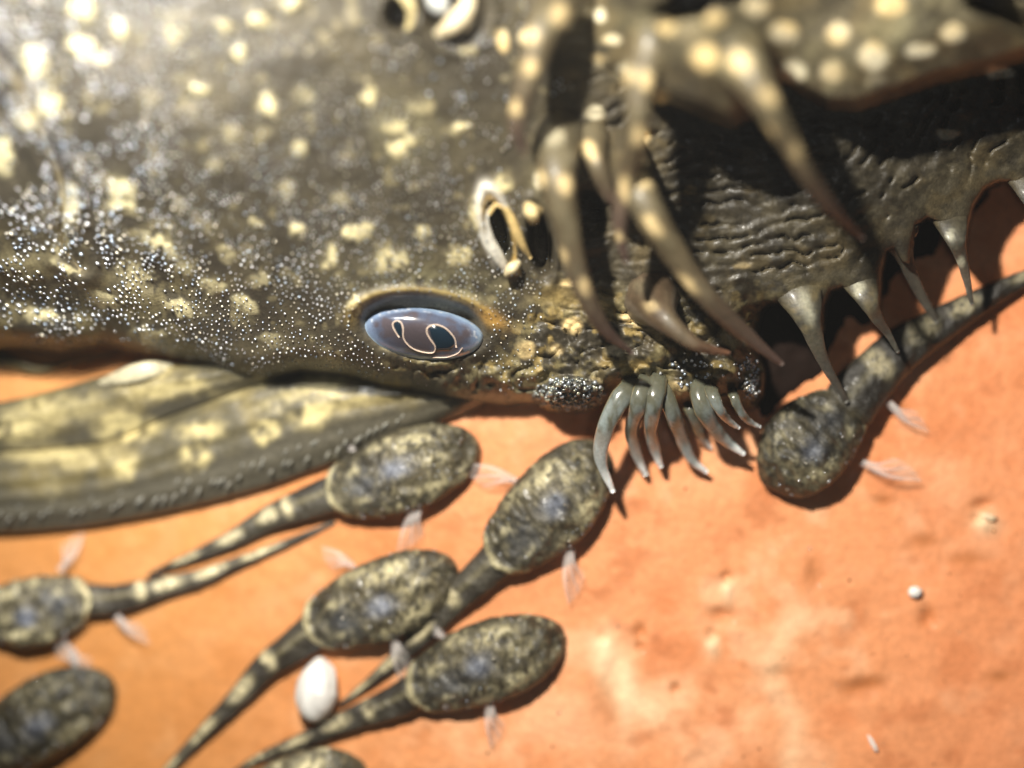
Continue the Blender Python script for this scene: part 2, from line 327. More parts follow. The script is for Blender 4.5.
def body_colour(px, py):
    n1 = fbm(px, py, 70, 21, 4); n2 = fbm(px, py, 22, 22, 4); n3 = fbm(px, py, 6, 23, 3)
    base = mix(np.array([0.050, 0.042, 0.028]), np.array([0.088, 0.073, 0.044]), sm(0.35, 0.7, n1 * .6 + n2 * .4))
    grey = mix(np.array([0.045, 0.036, 0.020]), np.array([0.135, 0.112, 0.066]), sm(.36, .66, n2 * .55 + n3 * .45)); base = mix(base, grey, 0.75 * sm(600, 740, px)[..., None] if np.ndim(grey) > 3 else (0.75 * sm(600, 740, px)))
    olive = np.array([0.26, 0.215, 0.10])
    lowleft = sm(330, 120, px) * sm(190, 300, py)
    base = mix(base, olive, 0.7 * lowleft * sm(0.38, 0.6, n2))
    mo = np.maximum(sm(470, 540, px) * sm(270, 320, py), sm(350, 368, py) * sm(330, 400, px))
    base = mix(base, olive * 1.05, mo * sm(0.44, 0.62, n2 * .6 + n3 * .4) * 0.8)
    gold = np.array([0.42, 0.30, 0.10]); base = mix(base, gold, mo * sm(0.60, 0.70, fbm(px, py, 11, 24, 3)) * 0.6)
    base = mix(base, gold, 0.7 * np.exp(-(ell(px, py, (565, 297, 34, 10, 5))) ** 2))
    base = mix(base, np.array([0.20, 0.15, 0.07]), 0.5 * sm(.5, .68, fbm(px, py, 26, 29, 4)) * sm(520, 620, px))
    # pale snout patches
    for e_, k_ in (((770, 68, 70, 38, 10), .55), ((900, 30, 60, 26, -30), .45), ((560, 175, 30, 30, 0), .35), ((640, 20, 60, 24, 0), .18), ((425, 282, 80, 20, 8), .55), ((400, 130, 38, 30, 20), .35)):
        base = mix(base, np.array([0.34, 0.31, 0.17]), k_ * np.exp(-(ell(px, py, e_)) ** 2) * sm(0.3, 0.6, n2 * .5 + n3 * .5))
    base = mix(base, np.array([0.06, 0.05, 0.035]), 0.5 * sm(0.55, 0.7, fbm(px, py, 40, 26, 3)) * sm(500, 300, py))
    cream = np.array([0.78, 0.68, 0.38]); yel = np.array([0.84, 0.63, 0.30])
    halo = spots_mask(px, py, [(s[0], s[1], s[2] * 1.7, s[3] * 1.7) + tuple(s[4:]) for s in SPOTS], 6, 0.6)
    base = mix(base, np.array([0.24, 0.205, 0.12]), 0.22 * halo * sm(.35, .6, n2))
    base = mix(base, cream, 0.92 * spots_mask(px, py, SPOTS, 7, 0.40) * sm(0.25, 0.5, n3))
    sy = spots_mask(px, py, SPOTS_Y, 2.5, 0.33)
    tone = mix(yel, np.array([0.86, 0.78, 0.55]), np.clip(sm(0.4, .6, n1), 0, 1)); base = mix(base, tone, 0.95 * sy)
    # small freckles
    base = mix(base, np.array([0.45, 0.38, 0.20]), 0.3 * sm(0.70, 0.80, fbm(px, py, 13, 27, 2)) * sm(620, 500, px))
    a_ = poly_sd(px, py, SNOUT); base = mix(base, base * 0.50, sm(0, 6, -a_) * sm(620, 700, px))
    base = mix(base, np.array([0.55, 0.50, 0.32]), .6 * sm(9, 2, np.abs(poly_sd(px, py, BODY) - 6)) * sm(440, 480, px) * sm(545, 530, px))
    # brow and nostril rims
    e = ell(px, py, EYE)
    rim = np.exp(-((e - 1.17) / 0.10) ** 2)
    base = mix(base, np.array([0.50, 0.36, 0.12]), rim * sm(335, 308, py) * 0.75)
    base = mix(base, np.array([0.75, 0.42, 0.10]), 0.85 * np.exp(-(ell(px, py, (490, 318, 16, 7, 25))) ** 2))
    base = mix(base, np.array([0.16, 0.14, 0.10]), 0.9 * (1 - sm(0.9, 1.06, e)))
    r = ell(px, py, (499, 232, 11, 33, -17)); base = mix(base, np.array([0.80, 0.76, 0.66]), 0.85 * np.exp(-((r - 1.42) / 0.26) ** 2) * sm(512, 492, px + (232 - py) * -0.3))
    base = mix(base, np.array([0.72, 0.48, 0.15]), 0.8 * np.exp(-((r - 1.1) / 0.1) ** 2))
    base = mix(base, np.array([0.085, 0.075, 0.045]), (1 - sm(0.7, 1.0, r)))
    for n_ in ((540, 243, 12, 34, -8), (400, 14, 16, 18, 0), (455, 10, 30, 32, 0), (588, 214, 20, 26, -20)):
        base = mix(base, np.array([0.07, 0.055, 0.03]), 0.8 * (1 - sm(0.8, 1.1, ell(px, py, n_))))
    g = seg_dist(px, py, GILL); base = mix(base, np.array([0.45, 0.36, 0.20]), 0.4 * np.exp(-(g / 3) ** 2))
    base = mix(base, np.array([0.06, 0.06, 0.055]), 0.8 * (1 - sm(0.85, 1.0, ell(px, py, BEADBALL))))
    return base
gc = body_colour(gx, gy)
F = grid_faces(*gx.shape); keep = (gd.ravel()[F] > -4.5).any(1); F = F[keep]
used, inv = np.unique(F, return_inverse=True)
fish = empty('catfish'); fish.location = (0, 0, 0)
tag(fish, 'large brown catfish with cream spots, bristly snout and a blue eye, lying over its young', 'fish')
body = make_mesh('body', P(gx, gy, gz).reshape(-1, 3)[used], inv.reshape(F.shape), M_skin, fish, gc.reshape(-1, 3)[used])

def Hz(x, y):
    return float(body_z(np.array([float(x)]), np.array([float(y)]))[0][0])
def Cl(x, y): return float(clay_h(np.array([float(x)]), np.array([float(y)]))[0])

# ------------------------------------------------------------------ tubes
def tube(name, pts, rad, mat, parent, colf, nseg=46, nr=18, flat=1.0, wob=0.0, seed=0):
    """pts: (px, py, z) centre line; rad: radii in pixels at those points"""
    c = catmull([p + (r,) for p, r in zip(pts, rad)], nseg)
    W = P(c[:, 0], c[:, 1], c[:, 2]); R = U(np.maximum(c[:, 3], 0.3), c[:, 2])
    T = np.gradient(W, axis=0); T /= np.linalg.norm(T, axis=1)[:, None] + 1e-9
    S = np.cross(T, np.array([0, 0, 1.0])); S /= np.linalg.norm(S, axis=1)[:, None] + 1e-9
    N_ = np.cross(S, T)
    th = np.linspace(0, 2 * math.pi, nr, endpoint=False)
    t = np.linspace(0, 1, nseg)
    rr = R[:, None] * (1 + wob * (vnoise(t[:, None] * 14 + 0 * th, th[None] * 1.4 + 0 * t[:, None], seed + 60) - 0.5) * 2)
    V = W[:, None] + rr[..., None] * (np.cos(th)[None, :, None] * S[:, None] + flat * np.sin(th)[None, :, None] * N_[:, None])
    tip = W[-1] + T[-1] * R[-1]; start = W[0]
    VV = np.vstack([V.reshape(-1, 3), start[None], tip[None]])
    F = [tuple(f) for f in grid_faces(nseg, nr, True).tolist()]
    n0 = nseg * nr
    F += [(n0, (j + 1) % nr, j) for j in range(nr)] + [(n0 + 1, (nseg - 1) * nr + j, (nseg - 1) * nr + (j + 1) % nr) for j in range(nr)]
    z = VV[:, 2]; k = FPX / (CAM_Z - z); qx = VV[:, 0] * k + 512; qy = 384 - VV[:, 1] * k
    tt = np.concatenate([np.repeat(t, nr), [0, 1]]); up = np.concatenate([np.tile(np.sin(th), nseg), [0, 0]])
    return make_mesh(name, VV, F, mat, parent, colf(tt, qx, qy, up))

def barb_col(spots, root=(0.115, 0.09, 0.05), tipc=(0.085, 0.052, 0.042), tone=(0.86, 0.66, 0.34), skin=0.42):
    def f(t, qx, qy, up):
        c = mix(np.array(root) + 0 * t[:, None], np.array(tipc), sm(0.45, 0.95, t))
        c = c * (0.7 + 0.6 * fbm(qx, qy, 9, 51, 4))[:, None]
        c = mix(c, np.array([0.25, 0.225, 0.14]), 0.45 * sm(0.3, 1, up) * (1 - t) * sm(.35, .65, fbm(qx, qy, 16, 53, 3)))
        c = mix(c, np.array([0.30, 0.26, 0.20]), 0.55 * np.exp(-((up - .12) / .16) ** 2))  # paler edges imitate light coming through translucent skin
        bc = body_colour(qx, qy); k = (1 - sm(0.12, skin, t))[:, None]
        c = c * (1 - k) + bc * k
        return mix(c, np.array(tone), 0.85 * spots_mask(qx, qy, [(q[0], q[1], q[2] * .82, q[3] * .82) + tuple(q[4:]) for q in spots], 3.5, 0.5))
    return f
def barbel(pts, rad, spots, skin=0.42, sink=0.16, flat=1.0, **k):
    x0, y0, z0 = pts[0]; zb = Hz(x0, y0) if poly_sd(np.array([float(x0)]), np.array([float(y0)]), BODY)[0] > 4 else z0
    x1, y1, z1 = pts[1]
    pts = [(x0 - .25 * (x1 - x0), y0 - .25 * (y1 - y0), zb - sink - .25), (x0 + .1 * (x1 - x0), y0 + .1 * (y1 - y0), zb - sink)] + pts[1:]
    rad = [rad[0] * 1.1, rad[0]] + rad[1:]
    rad = [r * (1.0 if i < 2 else .86) for i, r in enumerate(rad)]
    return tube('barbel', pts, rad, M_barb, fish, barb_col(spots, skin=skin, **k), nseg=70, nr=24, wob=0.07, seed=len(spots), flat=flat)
# foreground barbels standing off the snout
barbel([(566, -14, 2.45), (548, 16, 2.95), (534, 55, 3.05), (522, 100, 2.95), (517, 128, 2.85), (524, 152, 2.75)], [34, 24, 17, 12, 9, 4],
       [(562, 16, 12, 14), (530, 37, 8, 9), (530, 68, 9, 9), (515, 108, 9, 10)])
barbel([(652, 40, 2.6), (640, 85, 3.05), (637, 130, 2.95), (626, 185, 2.5), (620, 225, 2.35), (626, 262, 2.2)], [26, 19, 14, 12, 9, 3],
       [(625, 75, 9, 10), (646, 80, 8, 12), (641, 137, 10, 11), (626, 190, 8, 16), (618, 236, 5, 7)])
barbel([(556, 128, 2.1), (556, 170, 2.4), (566, 225, 2.35), (582, 285, 2.1), (604, 328, 1.8), (632, 353, 1.55)], [30, 23, 16, 12, 8, 2.5],
       [(540, 178, 6, 11), (566, 184, 8, 12), (562, 257, 6, 10), (585, 287, 7, 9)])
barbel([(618, 140, 2.0), (640, 195, 2.4), (672, 250, 2.25), (712, 302, 2.0), (748, 336, 1.7), (782, 364, 1.5)], [24, 21, 16, 12, 9, 3],
       [(589, 152, 6, 12), (645, 182, 8, 9), (653, 226, 9, 15, -38), (688, 284, 7, 15, -40)])
barbel([(732, 46, 3.3), (758, 90, 3.6), (785, 135, 3.4), (808, 175, 3.1), (832, 208, 2.75), (862, 238, 2.3)], [30, 19, 13.5, 10.5, 8.5, 2.5],
       [(740, 62, 11, 11), (770, 98, 12, 9, 30), (768, 134, 9, 12), (796, 152, 7, 11, 0, .6)])
barbel([(590, 128, 2.0), (596, 160, 2.2), (608, 192, 2.1), (622, 208, 2.0)], [20, 13, 9, 5], [(590, 150, 7, 12, -20)])
barbel([(648, 290, 1.2), (662, 316, 1.5), (690, 341, 1.6), (710, 349, 1.55), (729, 353, 1.5)], [34, 18, 9, 6, 2.5], [(650, 306, 9, 7, 0, .5)],
       tipc=(0.12, 0.055, 0.03), root=(0.09, 0.06, 0.035), skin=.3)
# rim tentacles hanging from the lip over the clay
RIM = dict(root=(0.10, 0.10, 0.085), tipc=(0.09, 0.085, 0.07), tone=(0.62, 0.60, 0.44), sink=0.14)
for pts, rad, sp in [([(801, 296, 1.05), (808, 318, 1.04), (816, 342, .92), (826, 366, .72), (847, 402, 0.42)], [27, 16, 10, 6.5, 3], [(806, 305, 7, 24, -15, .5)]),
                     ([(862, 288, 1.0), (869, 302, 1.0), (877, 318, .88), (888, 334, 0.7), (898, 352, 0.6)], [20, 12, 7.5, 4.5, 2], [(858, 288, 8, 10, 0, .6)]),
                     ([(899, 242, 0.8), (904, 254, 0.78), (911, 274, 0.62), (924, 300, 0.4), (937, 322, 0.25)], [22, 12, 8, 6, 3], [(905, 248, 5, 10, -20, .5)]),
                     ([(951, 226, 1.0), (956, 240, .98), (961, 256, 0.88), (966, 276, 0.74), (972, 304, 0.58)], [19, 12, 7.5, 5, 2.5], [(951, 236, 5, 7, 0, .6), (960, 262, 4, 7, 0, .7), (964, 290, 3, 5, 0, .4)]),
                     ([(1032, 186, .95), (1036, 202, .9), (1044, 222, .7), (1052, 246, 0.5)], [26, 13, 7, 3], [])]:
    x0_, y0_, z0_ = pts[0]; pts = [(x0_ - (pts[1][0] - x0_) * .6, y0_ - 13, z0_)] + pts[1:]
    barbel([(a_, b_, c_ + .05) for a_, b_, c_ in pts], rad, sp, skin=0.85, flat=0.42, **RIM)
# near-black sheet standing in for the rim's shadow over the clay
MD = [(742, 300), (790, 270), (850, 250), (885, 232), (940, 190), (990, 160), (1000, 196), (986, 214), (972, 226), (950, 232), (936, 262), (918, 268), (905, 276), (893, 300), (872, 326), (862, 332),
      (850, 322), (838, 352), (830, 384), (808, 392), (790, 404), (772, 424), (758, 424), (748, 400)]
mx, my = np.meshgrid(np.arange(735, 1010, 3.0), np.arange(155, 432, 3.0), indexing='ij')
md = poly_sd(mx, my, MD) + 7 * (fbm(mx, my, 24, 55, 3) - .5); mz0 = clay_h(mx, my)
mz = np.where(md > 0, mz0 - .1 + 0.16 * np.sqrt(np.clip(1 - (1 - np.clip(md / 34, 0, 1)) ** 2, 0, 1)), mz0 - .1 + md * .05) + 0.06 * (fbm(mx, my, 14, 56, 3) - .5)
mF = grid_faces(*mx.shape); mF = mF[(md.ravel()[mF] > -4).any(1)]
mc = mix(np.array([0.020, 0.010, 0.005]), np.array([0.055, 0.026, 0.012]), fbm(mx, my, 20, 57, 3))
make_mesh('rim_shadow_sheet', P(mx, my, mz), mF, plain_mat('shadow_dark', (.012, .006, .004), .8, spec=.1), fish)

# cheek spines
def spine_col(t, qx, qy, up):
    st = fbm(qx, qy * .5, 5, 58, 3)
    c = mix(np.array([0.10, 0.10, 0.07]) + 0 * t[:, None], np.array([0.20, 0.23, 0.215]), sm(0.25, 0.6, t) * sm(.2, .7, st))
    c = mix(c, np.array([0.30, 0.35, 0.36]), 0.55 * np.exp(-((up - .75) / .3) ** 2) * sm(.25, .5, t) * sm(.3, .6, st))  # highlight along the top, painted into the colour
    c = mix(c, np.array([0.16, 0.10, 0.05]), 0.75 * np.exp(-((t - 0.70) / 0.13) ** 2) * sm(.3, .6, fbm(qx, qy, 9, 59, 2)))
    c = mix(c, np.array([0.42, 0.33, 0.15]), 0.7 * sm(.35, .05, np.abs(up - .1)) * (1 - sm(.5, .8, t)))  # pale edges are rim light painted into the colour
    c = mix(c, np.array([0.5, 0.54, 0.54]), .6 * sm(.55, .8, t))
    return mix(c, np.array([0.85, 0.86, 0.84]), sm(0.82, 0.93, t))
for pts, rad in [([(630, 386, .80), (618, 402, .88), (605, 430, .78), (601, 460, .62), (613, 492, .45)], [15, 14, 11.5, 8.5, 3]),
                 ([(645, 384, .85), (638, 405, .98), (632, 430, .9), (637, 455, .72), (646, 475, .58)], [13, 12, 9.5, 7, 3]),
                 ([(658, 382, .85), (654, 405, 1.0), (651, 428, .95), (655, 450, .8), (661, 467, .68)], [13, 12, 9.5, 7, 3.2]),
                 ([(664, 390, .8), (672, 412, .92), (681, 436, .85), (691, 459, .7), (707, 472, .6)], [12, 11, 9, 6.5, 3]),
                 ([(698, 386, .8), (703, 408, .98), (714, 428, .95), (728, 442, .85), (744, 454, .78)], [14, 13, 10, 7, 3]),
                 ([(712, 392, .95), (719, 408, 1.08), (728, 420, 1.02), (739, 428, .95)], [9, 7.5, 5.5, 2.5]),
                 ([(734, 396, .85), (741, 412, .92), (749, 421, .88), (760, 427, .82)], [7, 6, 4.5, 2]),
                 ([(690, 408, .6), (698, 428, .62), (704, 440, .55), (711, 448, .5)], [8, 7, 5, 2])]:
    pts = [(x_, y_, z_ - (0.42 if pts[0][0] != 630 else -0.05) * sm(386, 450, y_)) for x_, y_, z_ in pts]
    pts = [(pts[0][0] + .4 * (pts[0][0] - pts[1][0]), pts[0][1] - 11, pts[0][2] - .3)] + pts; rad = [rad[0]] + rad
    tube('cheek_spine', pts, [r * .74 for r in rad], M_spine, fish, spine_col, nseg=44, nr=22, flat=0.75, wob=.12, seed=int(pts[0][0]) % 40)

# nostril flaps (cream skin folds)
fl = lambda c: (lambda t, qx, qy, up: np.array(c) * (0.75 + 0.5 * fbm(qx, qy, 7, 52, 2))[:, None])
tube('nostril_flap', [(488, 206, 1.68), (482, 220, 1.70), (488, 240, 1.62), (499, 258, 1.50), (507, 272, 1.38)], [5, 7, 7, 6, 3], M_barb, fish, fl([0.72, 0.69, 0.60]), flat=.7)
tube('nostril_flap', [(489, 214, 1.74), (496, 205, 1.77), (506, 209, 1.77), (513, 222, 1.70), (520, 240, 1.60), (530, 258, 1.42)], [2, 2.4, 2.6, 4.5, 4.5, 2], M_barb, fish, fl([0.66, 0.48, 0.20]), flat=.8)
tube('nostril_flap', [(470, -4, 2.75), (464, 12, 2.8), (452, 25, 2.78), (438, 34, 2.65)], [7, 9, 9, 5], M_barb, fish, fl([0.85, 0.72, 0.48]))
tube('nostril_flap', [(435, -14, 2.8), (438, 2, 2.85), (446, 10, 2.8)], [9, 11, 7], M_barb, fish, fl([0.60, 0.62, 0.60]))
tube('nostril_flap', [(398, -8, 2.75), (408, 0, 2.75), (412, 14, 2.7), (409, 34, 2.6)], [5, 7, 5, 5], M_barb, fish, fl([0.70, 0.58, 0.30]))
tube('nostril_flap', [(519, 262, 1.52), (512, 268, 1.55), (506, 274, 1.5)], [3, 5.5, 3], M_barb, fish, fl([0.80, 0.68, 0.42]))
tube('nostril_flap', [(528, 206, 1.85), (532, 212, 1.95), (534, 220, 1.85)], [5, 7, 5], M_barb, fish, fl([0.86, 0.68, 0.34]))

# eye
ez = float(tps(np.array([422.]), np.array([328.]))[0]) - 0.07
eu, ev = np.meshgrid(np.linspace(0, 1, 64), np.linspace(0, 2 * math.pi, 128, endpoint=False), indexing='ij')
ea = math.radians(7)
def eye_pt(a, b): return (422 + a * math.cos(ea) - b * math.sin(ea), 331 + a * math.sin(ea) + b * math.cos(ea))
lx = 62 * eu * np.cos(ev); ly = 29 * eu * np.sin(ev) * np.where(np.sin(ev) < 0, 0.82, 1.0)
ex, ey = eye_pt(lx, ly); ezz = ez - 0.10 + 0.26 * np.sqrt(np.clip(1 - eu ** 2, 0, 1)) - (ey - 331) * 0.004
ann = fbm(ex, ey, 9, 71, 4)
ecol = mix(np.array([0.085, 0.07, 0.08]), np.array([0.085, 0.10, 0.15]), sm(0.35, 0.65, ann) * sm(0.2, 0.6, eu))
ecol = mix(ecol, np.array([0.062, 0.050, 0.055]), 0.9 * np.exp(-(np.hypot((lx + 10) / 26, (ly - 8) / 13)) ** 4))
ecol = mix(ecol, np.array([0.21, 0.29, 0.44]), sm(0.72, 0.90, eu + 0.08 * (ann - .5)) * 0.85)
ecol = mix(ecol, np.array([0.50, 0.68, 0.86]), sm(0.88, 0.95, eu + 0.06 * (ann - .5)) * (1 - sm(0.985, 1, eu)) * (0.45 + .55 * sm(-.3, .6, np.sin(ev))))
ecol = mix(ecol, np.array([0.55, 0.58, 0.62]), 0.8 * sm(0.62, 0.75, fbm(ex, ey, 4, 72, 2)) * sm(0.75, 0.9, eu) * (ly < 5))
eye = make_mesh('eye', P(ex, ey, ezz), grid_faces(64, 128, True), M_eye, fish, ecol)
def eye_z(a, b):
    q = np.clip((a / 62) ** 2 + (b / 29) ** 2, 0, 1); y = 331 + a * math.sin(ea) + b * math.cos(ea)
    return ez - 0.10 + 0.26 * math.sqrt(1 - q) - (y - 331) * 0.004
M_pupil = plain_mat('pupil_dark', (0.010, 0.022, 0.035), 0.12, 0.8)
def patch(name, outline, mat, lift, parent):
    o = catmull(outline + [outline[0]], 40)[:-1]; cxy = o.mean(0); V = []; nr = 6
    for k in range(1, nr + 1):
        for a, b in o:
            aa = cxy[0] + (a - cxy[0]) * k / nr; bb = cxy[1] + (b - cxy[1]) * k / nr
            x, y = eye_pt(aa, bb); V.append(P(np.float64(x), np.float64(y), eye_z(aa, bb) + lift * (1 if k < nr else -0.5)))
    n = len(o); x, y = eye_pt(*cxy); V.append(P(np.float64(x), np.float64(y), eye_z(*cxy) + lift))
    F = [tuple(f) for f in grid_faces(nr, n, True).tolist()] + [(len(V) - 1, j, (j + 1) % n) for j in range(n)]
    return make_mesh(name, np.array(V), F, mat, parent)
patch('pupil', [(6, -4), (14, -8), (24, -5), (32, 2), (35, 10), (31, 16), (22, 18), (14, 19), (14, 12), (9, 5)], M_pupil, 0.012, eye)
patch('pupil', [(-29, -4), (-25, -7), (-21, -3), (-20, 3), (-18, 9), (-23, 9), (-27, 4)], M_pupil, 0.012, eye)
def eline(pts, r=0.6):
    pp = []
    for a, b in pts:
        x, y = eye_pt(a, b); pp.append((x, y, eye_z(a, b) + 0.014))
    tube('iris_edge', pp, [r] * len(pp), M_line, eye, lambda t, qx, qy, up: np.ones((len(t), 3)), nseg=60, nr=8)
eline([(36, 12), (33, 3), (24, -5), (14, -8), (6, -5), (5, 1), (10, 8), (15, 14), (14, 20), (5, 21), (-6, 19), (-14, 14), (-18, 8), (-19, 0), (-22, -6), (-27, -7), (-30, -3), (-27, 3), (-22, 9)])
eline([(42, 12), (38, 18), (28, 23), (14, 25)], 0.5)

# ------------------------------------------------------------------ beads (enamel points in the skin)
ICO_V = []; 
_phi = (1 + 5 ** .5) / 2
for a, b in ((-1, _phi), (1, _phi), (-1, -_phi), (1, -_phi)): ICO_V.append((a, b, 0))
for a, b in ((-1, _phi), (1, _phi), (-1, -_phi), (1, -_phi)): ICO_V.append((0, a, b))
for a, b in ((_phi, -1), (_phi, 1), (-_phi, -1), (-_phi, 1)): ICO_V.append((a, 0, b))
ICO_V = np.array(ICO_V) / math.hypot(1, _phi)
ICO_F = np.array([(0, 11, 5), (0, 5, 1), (0, 1, 7), (0, 7, 10), (0, 10, 11), (1, 5, 9), (5, 11, 4), (11, 10, 2), (10, 7, 6), (7, 1, 8),
                  (3, 9, 4), (3, 4, 2), (3, 2, 6), (3, 6, 8), (3, 8, 9), (4, 9, 5), (2, 4, 11), (6, 2, 10), (8, 6, 7), (9, 8, 1)])
def beads(name, xs, ys, zs, rs, mat, parent, stretch=None, flatz=0.8, pal=((.9, .94, 1), (1, 1, 1), (.72, .84, 1), (1, .93, .75), (.95, .97, 1))):
    C = P(xs, ys, zs); n = len(xs); r = U(rs, zs)
    V = ICO_V[None] * r[:, None, None]; V = V * np.array([1, 1, flatz])
    if stretch is not None:
        d = np.array([0.80, -0.60, 0]); along = (V @ d)[..., None] * d; V = V + along * stretch[:, None, None]
    V = V + C[:, None]
    F = (ICO_F[None] + (np.arange(n) * 12)[:, None, None]).reshape(-1, 3)
    bc = np.array(pal)[RNG.integers(0, len(pal), n)] * (.25 + .75 * RNG.random((n, 1)) ** .8)
    o = make_mesh(name, V.reshape(-1, 3), F, mat, parent, np.repeat(bc, 12, 0)); o['kind'] = 'stuff'; return o
def density(px, py):
    d = 0.05 + 0 * px
    for e_, k_ in (((255, 330, 110, 60, 20), 1.0), ((390, 240, 60, 50, 20), .95), ((455, 290, 50, 30, 10), .9), ((300, 250, 90, 60, 30), .55), ((90, 285, 110, 50, 20), .32), ((150, 220, 70, 70, 0), .4),
                   ((40, 50, 150, 60, 0), .6), ((160, 40, 90, 30, 30), .45), ((235, 110, 50, 60, 20), .35), ((400, 50, 40, 30, 0), .13), ((360, 105, 50, 30, 0), .2), ((330, 180, 90, 40, 0), .25),
                   ((520, 340, 50, 30, 0), .6), ((66, 215, 18, 40, 0), 1.0), ((530, 310, 24, 30, 0), .6)):
        d = d + k_ * np.exp(-(ell(px, py, e_)) ** 2)
    d = d * (0.08 + 1.9 * sm(0.42, 0.60, fbm(px, py, 22, 81, 3))) * sm(560, 520, px) * (ell(px, py, EYE) > 1.15)
    d = d * (1 - 0.9 * sm(345, 350, py) * sm(330, 440, px) * sm(520, 480, px))
    return d
n = 85000
bx = RNG.uniform(-60, 600, n); by = RNG.uniform(-60, 395, n)
ok = (RNG.random(n) < density(bx, by)) & (poly_sd(bx, by, BODY) > 5)
bx, by = bx[ok], by[ok]
order = RNG.permutation(len(bx)); cell = {}; sel = []
for i in order:
    k_ = (int(bx[i] // 4), int(by[i] // 4)); hit = False
    for a in (-1, 0, 1):
        for b in (-1, 0, 1):
            for j in cell.get((k_[0] + a, k_[1] + b), ()):
                if (bx[i] - bx[j]) ** 2 + (by[i] - by[j]) ** 2 < 14: hit = True
    if not hit: cell.setdefault(k_, []).append(i); sel.append(i)
bx, by = bx[sel], by[sel]
bz, _ = body_z(bx, by)
br = (0.65 + 1.0 * RNG.random(len(bx)) ** 2) * (1 + 0.25 * sm(200, 0, bx))
print('beads', len(bx))
beads('enamel_points', bx, by, bz + 0.006, br, M_bead, body, 1.6 * sm(230, 60, bx) * RNG.random(len(bx)))
# hand placed bright points near the crown
hp = [(371, 30), (380, 36), (385, 48), (374, 47), (395, 57), (393, 67), (409, 48), (413, 49), (418, 52), (411, 58), (440, 61), (433, 77), (435, 76), (458, 96), (462, 94), (474, 96), (458, 106), (453, 111), (463, 99),
      (441, 42), (450, 46), (455, 45), (461, 42), (472, 46), (480, 39), (493, 41), (487, 43), (507, 93), (506, 99), (556, 84), (560, 81), (562, 88), (557, 91), (553, 94), (571, 85), (549, 119), (536, 131), (429, 94),
      (340, 114), (355, 110), (352, 118), (503, 150), (508, 146), (480, 162), (490, 160), (460, 178), (454, 182)]
hx = np.array([p[0] for p in hp], float); hy = np.array([p[1] for p in hp], float); hz, _ = body_z(hx, hy)
beads('enamel_points', hx, hy, hz + 0.015, RNG.uniform(1.5, 2.3, len(hx)), M_bead, body)
# silver clusters on the lip
q = 280; a_ = RNG.uniform(0, 2 * math.pi, q); r_ = np.sqrt(RNG.random(q)) * 0.97
cx_ = 573 + 38 * r_ * np.cos(a_) - 4; cy_ = 394 + 17 * r_ * np.sin(a_); cz_, _ = body_z(cx_, cy_)
beads('silver_beads', cx_, cy_, cz_ + 0.01, RNG.uniform(1.1, 2.8, q), M_beadd, body, pal=((.9, .95, 1), (.5, .55, .6), (.25, .25, .22), (.8, .78, .6), (.35, .4, .4)))
q = 150; cx_ = np.concatenate([RNG.normal(748, 6, q // 3), RNG.normal(754, 5, q // 3), RNG.normal(700, 14, q // 3)]); cy_ = np.concatenate([RNG.normal(368, 6, q // 3), RNG.normal(390, 6, q // 3), RNG.normal(372, 12, q // 3)])
ok = poly_sd(cx_, cy_, BODY) > 2; cx_, cy_ = cx_[ok], cy_[ok]; cz_, _ = body_z(cx_, cy_)
beads('silver_beads', cx_, cy_, cz_ + 0.01, RNG.uniform(1.2, 2.3, len(cx_)), M_beadd, body)

# ------------------------------------------------------------------ pectoral fin at lower left
def fin_band(name, top, bot, z0, thick, colf, nu=170, nv=46, rays=5, droop=0.3, par=fish):
    a = catmull(top, nu); b = catmull(bot, nu)
    v = np.linspace(0, 1, nv)
    X = a[:, None, 0] * (1 - v) + b[:, None, 0] * v; Y = a[:, None, 1] * (1 - v) + b[:, None, 1] * v
    u = np.linspace(0, 1, nu)[:, None]
    z = z0(X, Y) + thick * np.sqrt(np.clip(1 - (2 * v - 1) ** 2, 0, 1))[None] - droop * v[None] ** 2
    z = z + 0.012 * np.cos(v * rays * 2 * math.pi)[None] * (0.4 + .6 * u) + 0.02 * (fbm(X, Y, 10, 91, 3) - .5)
    lo = z0(X, Y) - thick * 0.5 * np.sqrt(np.clip(1 - (2 * v - 1) ** 2, 0, 1))[None] - droop * v[None] ** 2
    V1 = P(X, Y, z).reshape(-1, 3); V2 = P(X, Y, lo).reshape(-1, 3)
    F1 = grid_faces(nu, nv); F2 = F1[:, ::-1] + nu * nv
    c = colf(X, Y, v[None] + 0 * X).reshape(-1, 3)
    return make_mesh(name, np.vstack([V1, V2]), np.vstack([F1, F2]), M_fin, par, np.vstack([c, c]))
FS = [(125, 428, 26, 12, 0), (15, 430, 30, 12, 5), (200, 430, 22, 8, 0, .8), (195, 456, 12, 12, -20), (265, 433, 12, 9), (325, 385, 22, 11, -8), (312, 414, 18, 12, -10), (262, 380, 10, 8, 0, .6),
      (126, 470, 9, 10), (140, 372, 26, 8, -4), (52, 488, 10, 10, 0, .3), (60, 455, 60, 9, 2, .6), (300, 398, 40, 9, -12, .5), (360, 400, 26, 8, -20, .4), (195, 385, 12, 7, 0, .6), (50, 410, 50, 12, -8, .5), (160, 390, 40, 7, -8, .4), (222, 395, 20, 6, 0, .3)]
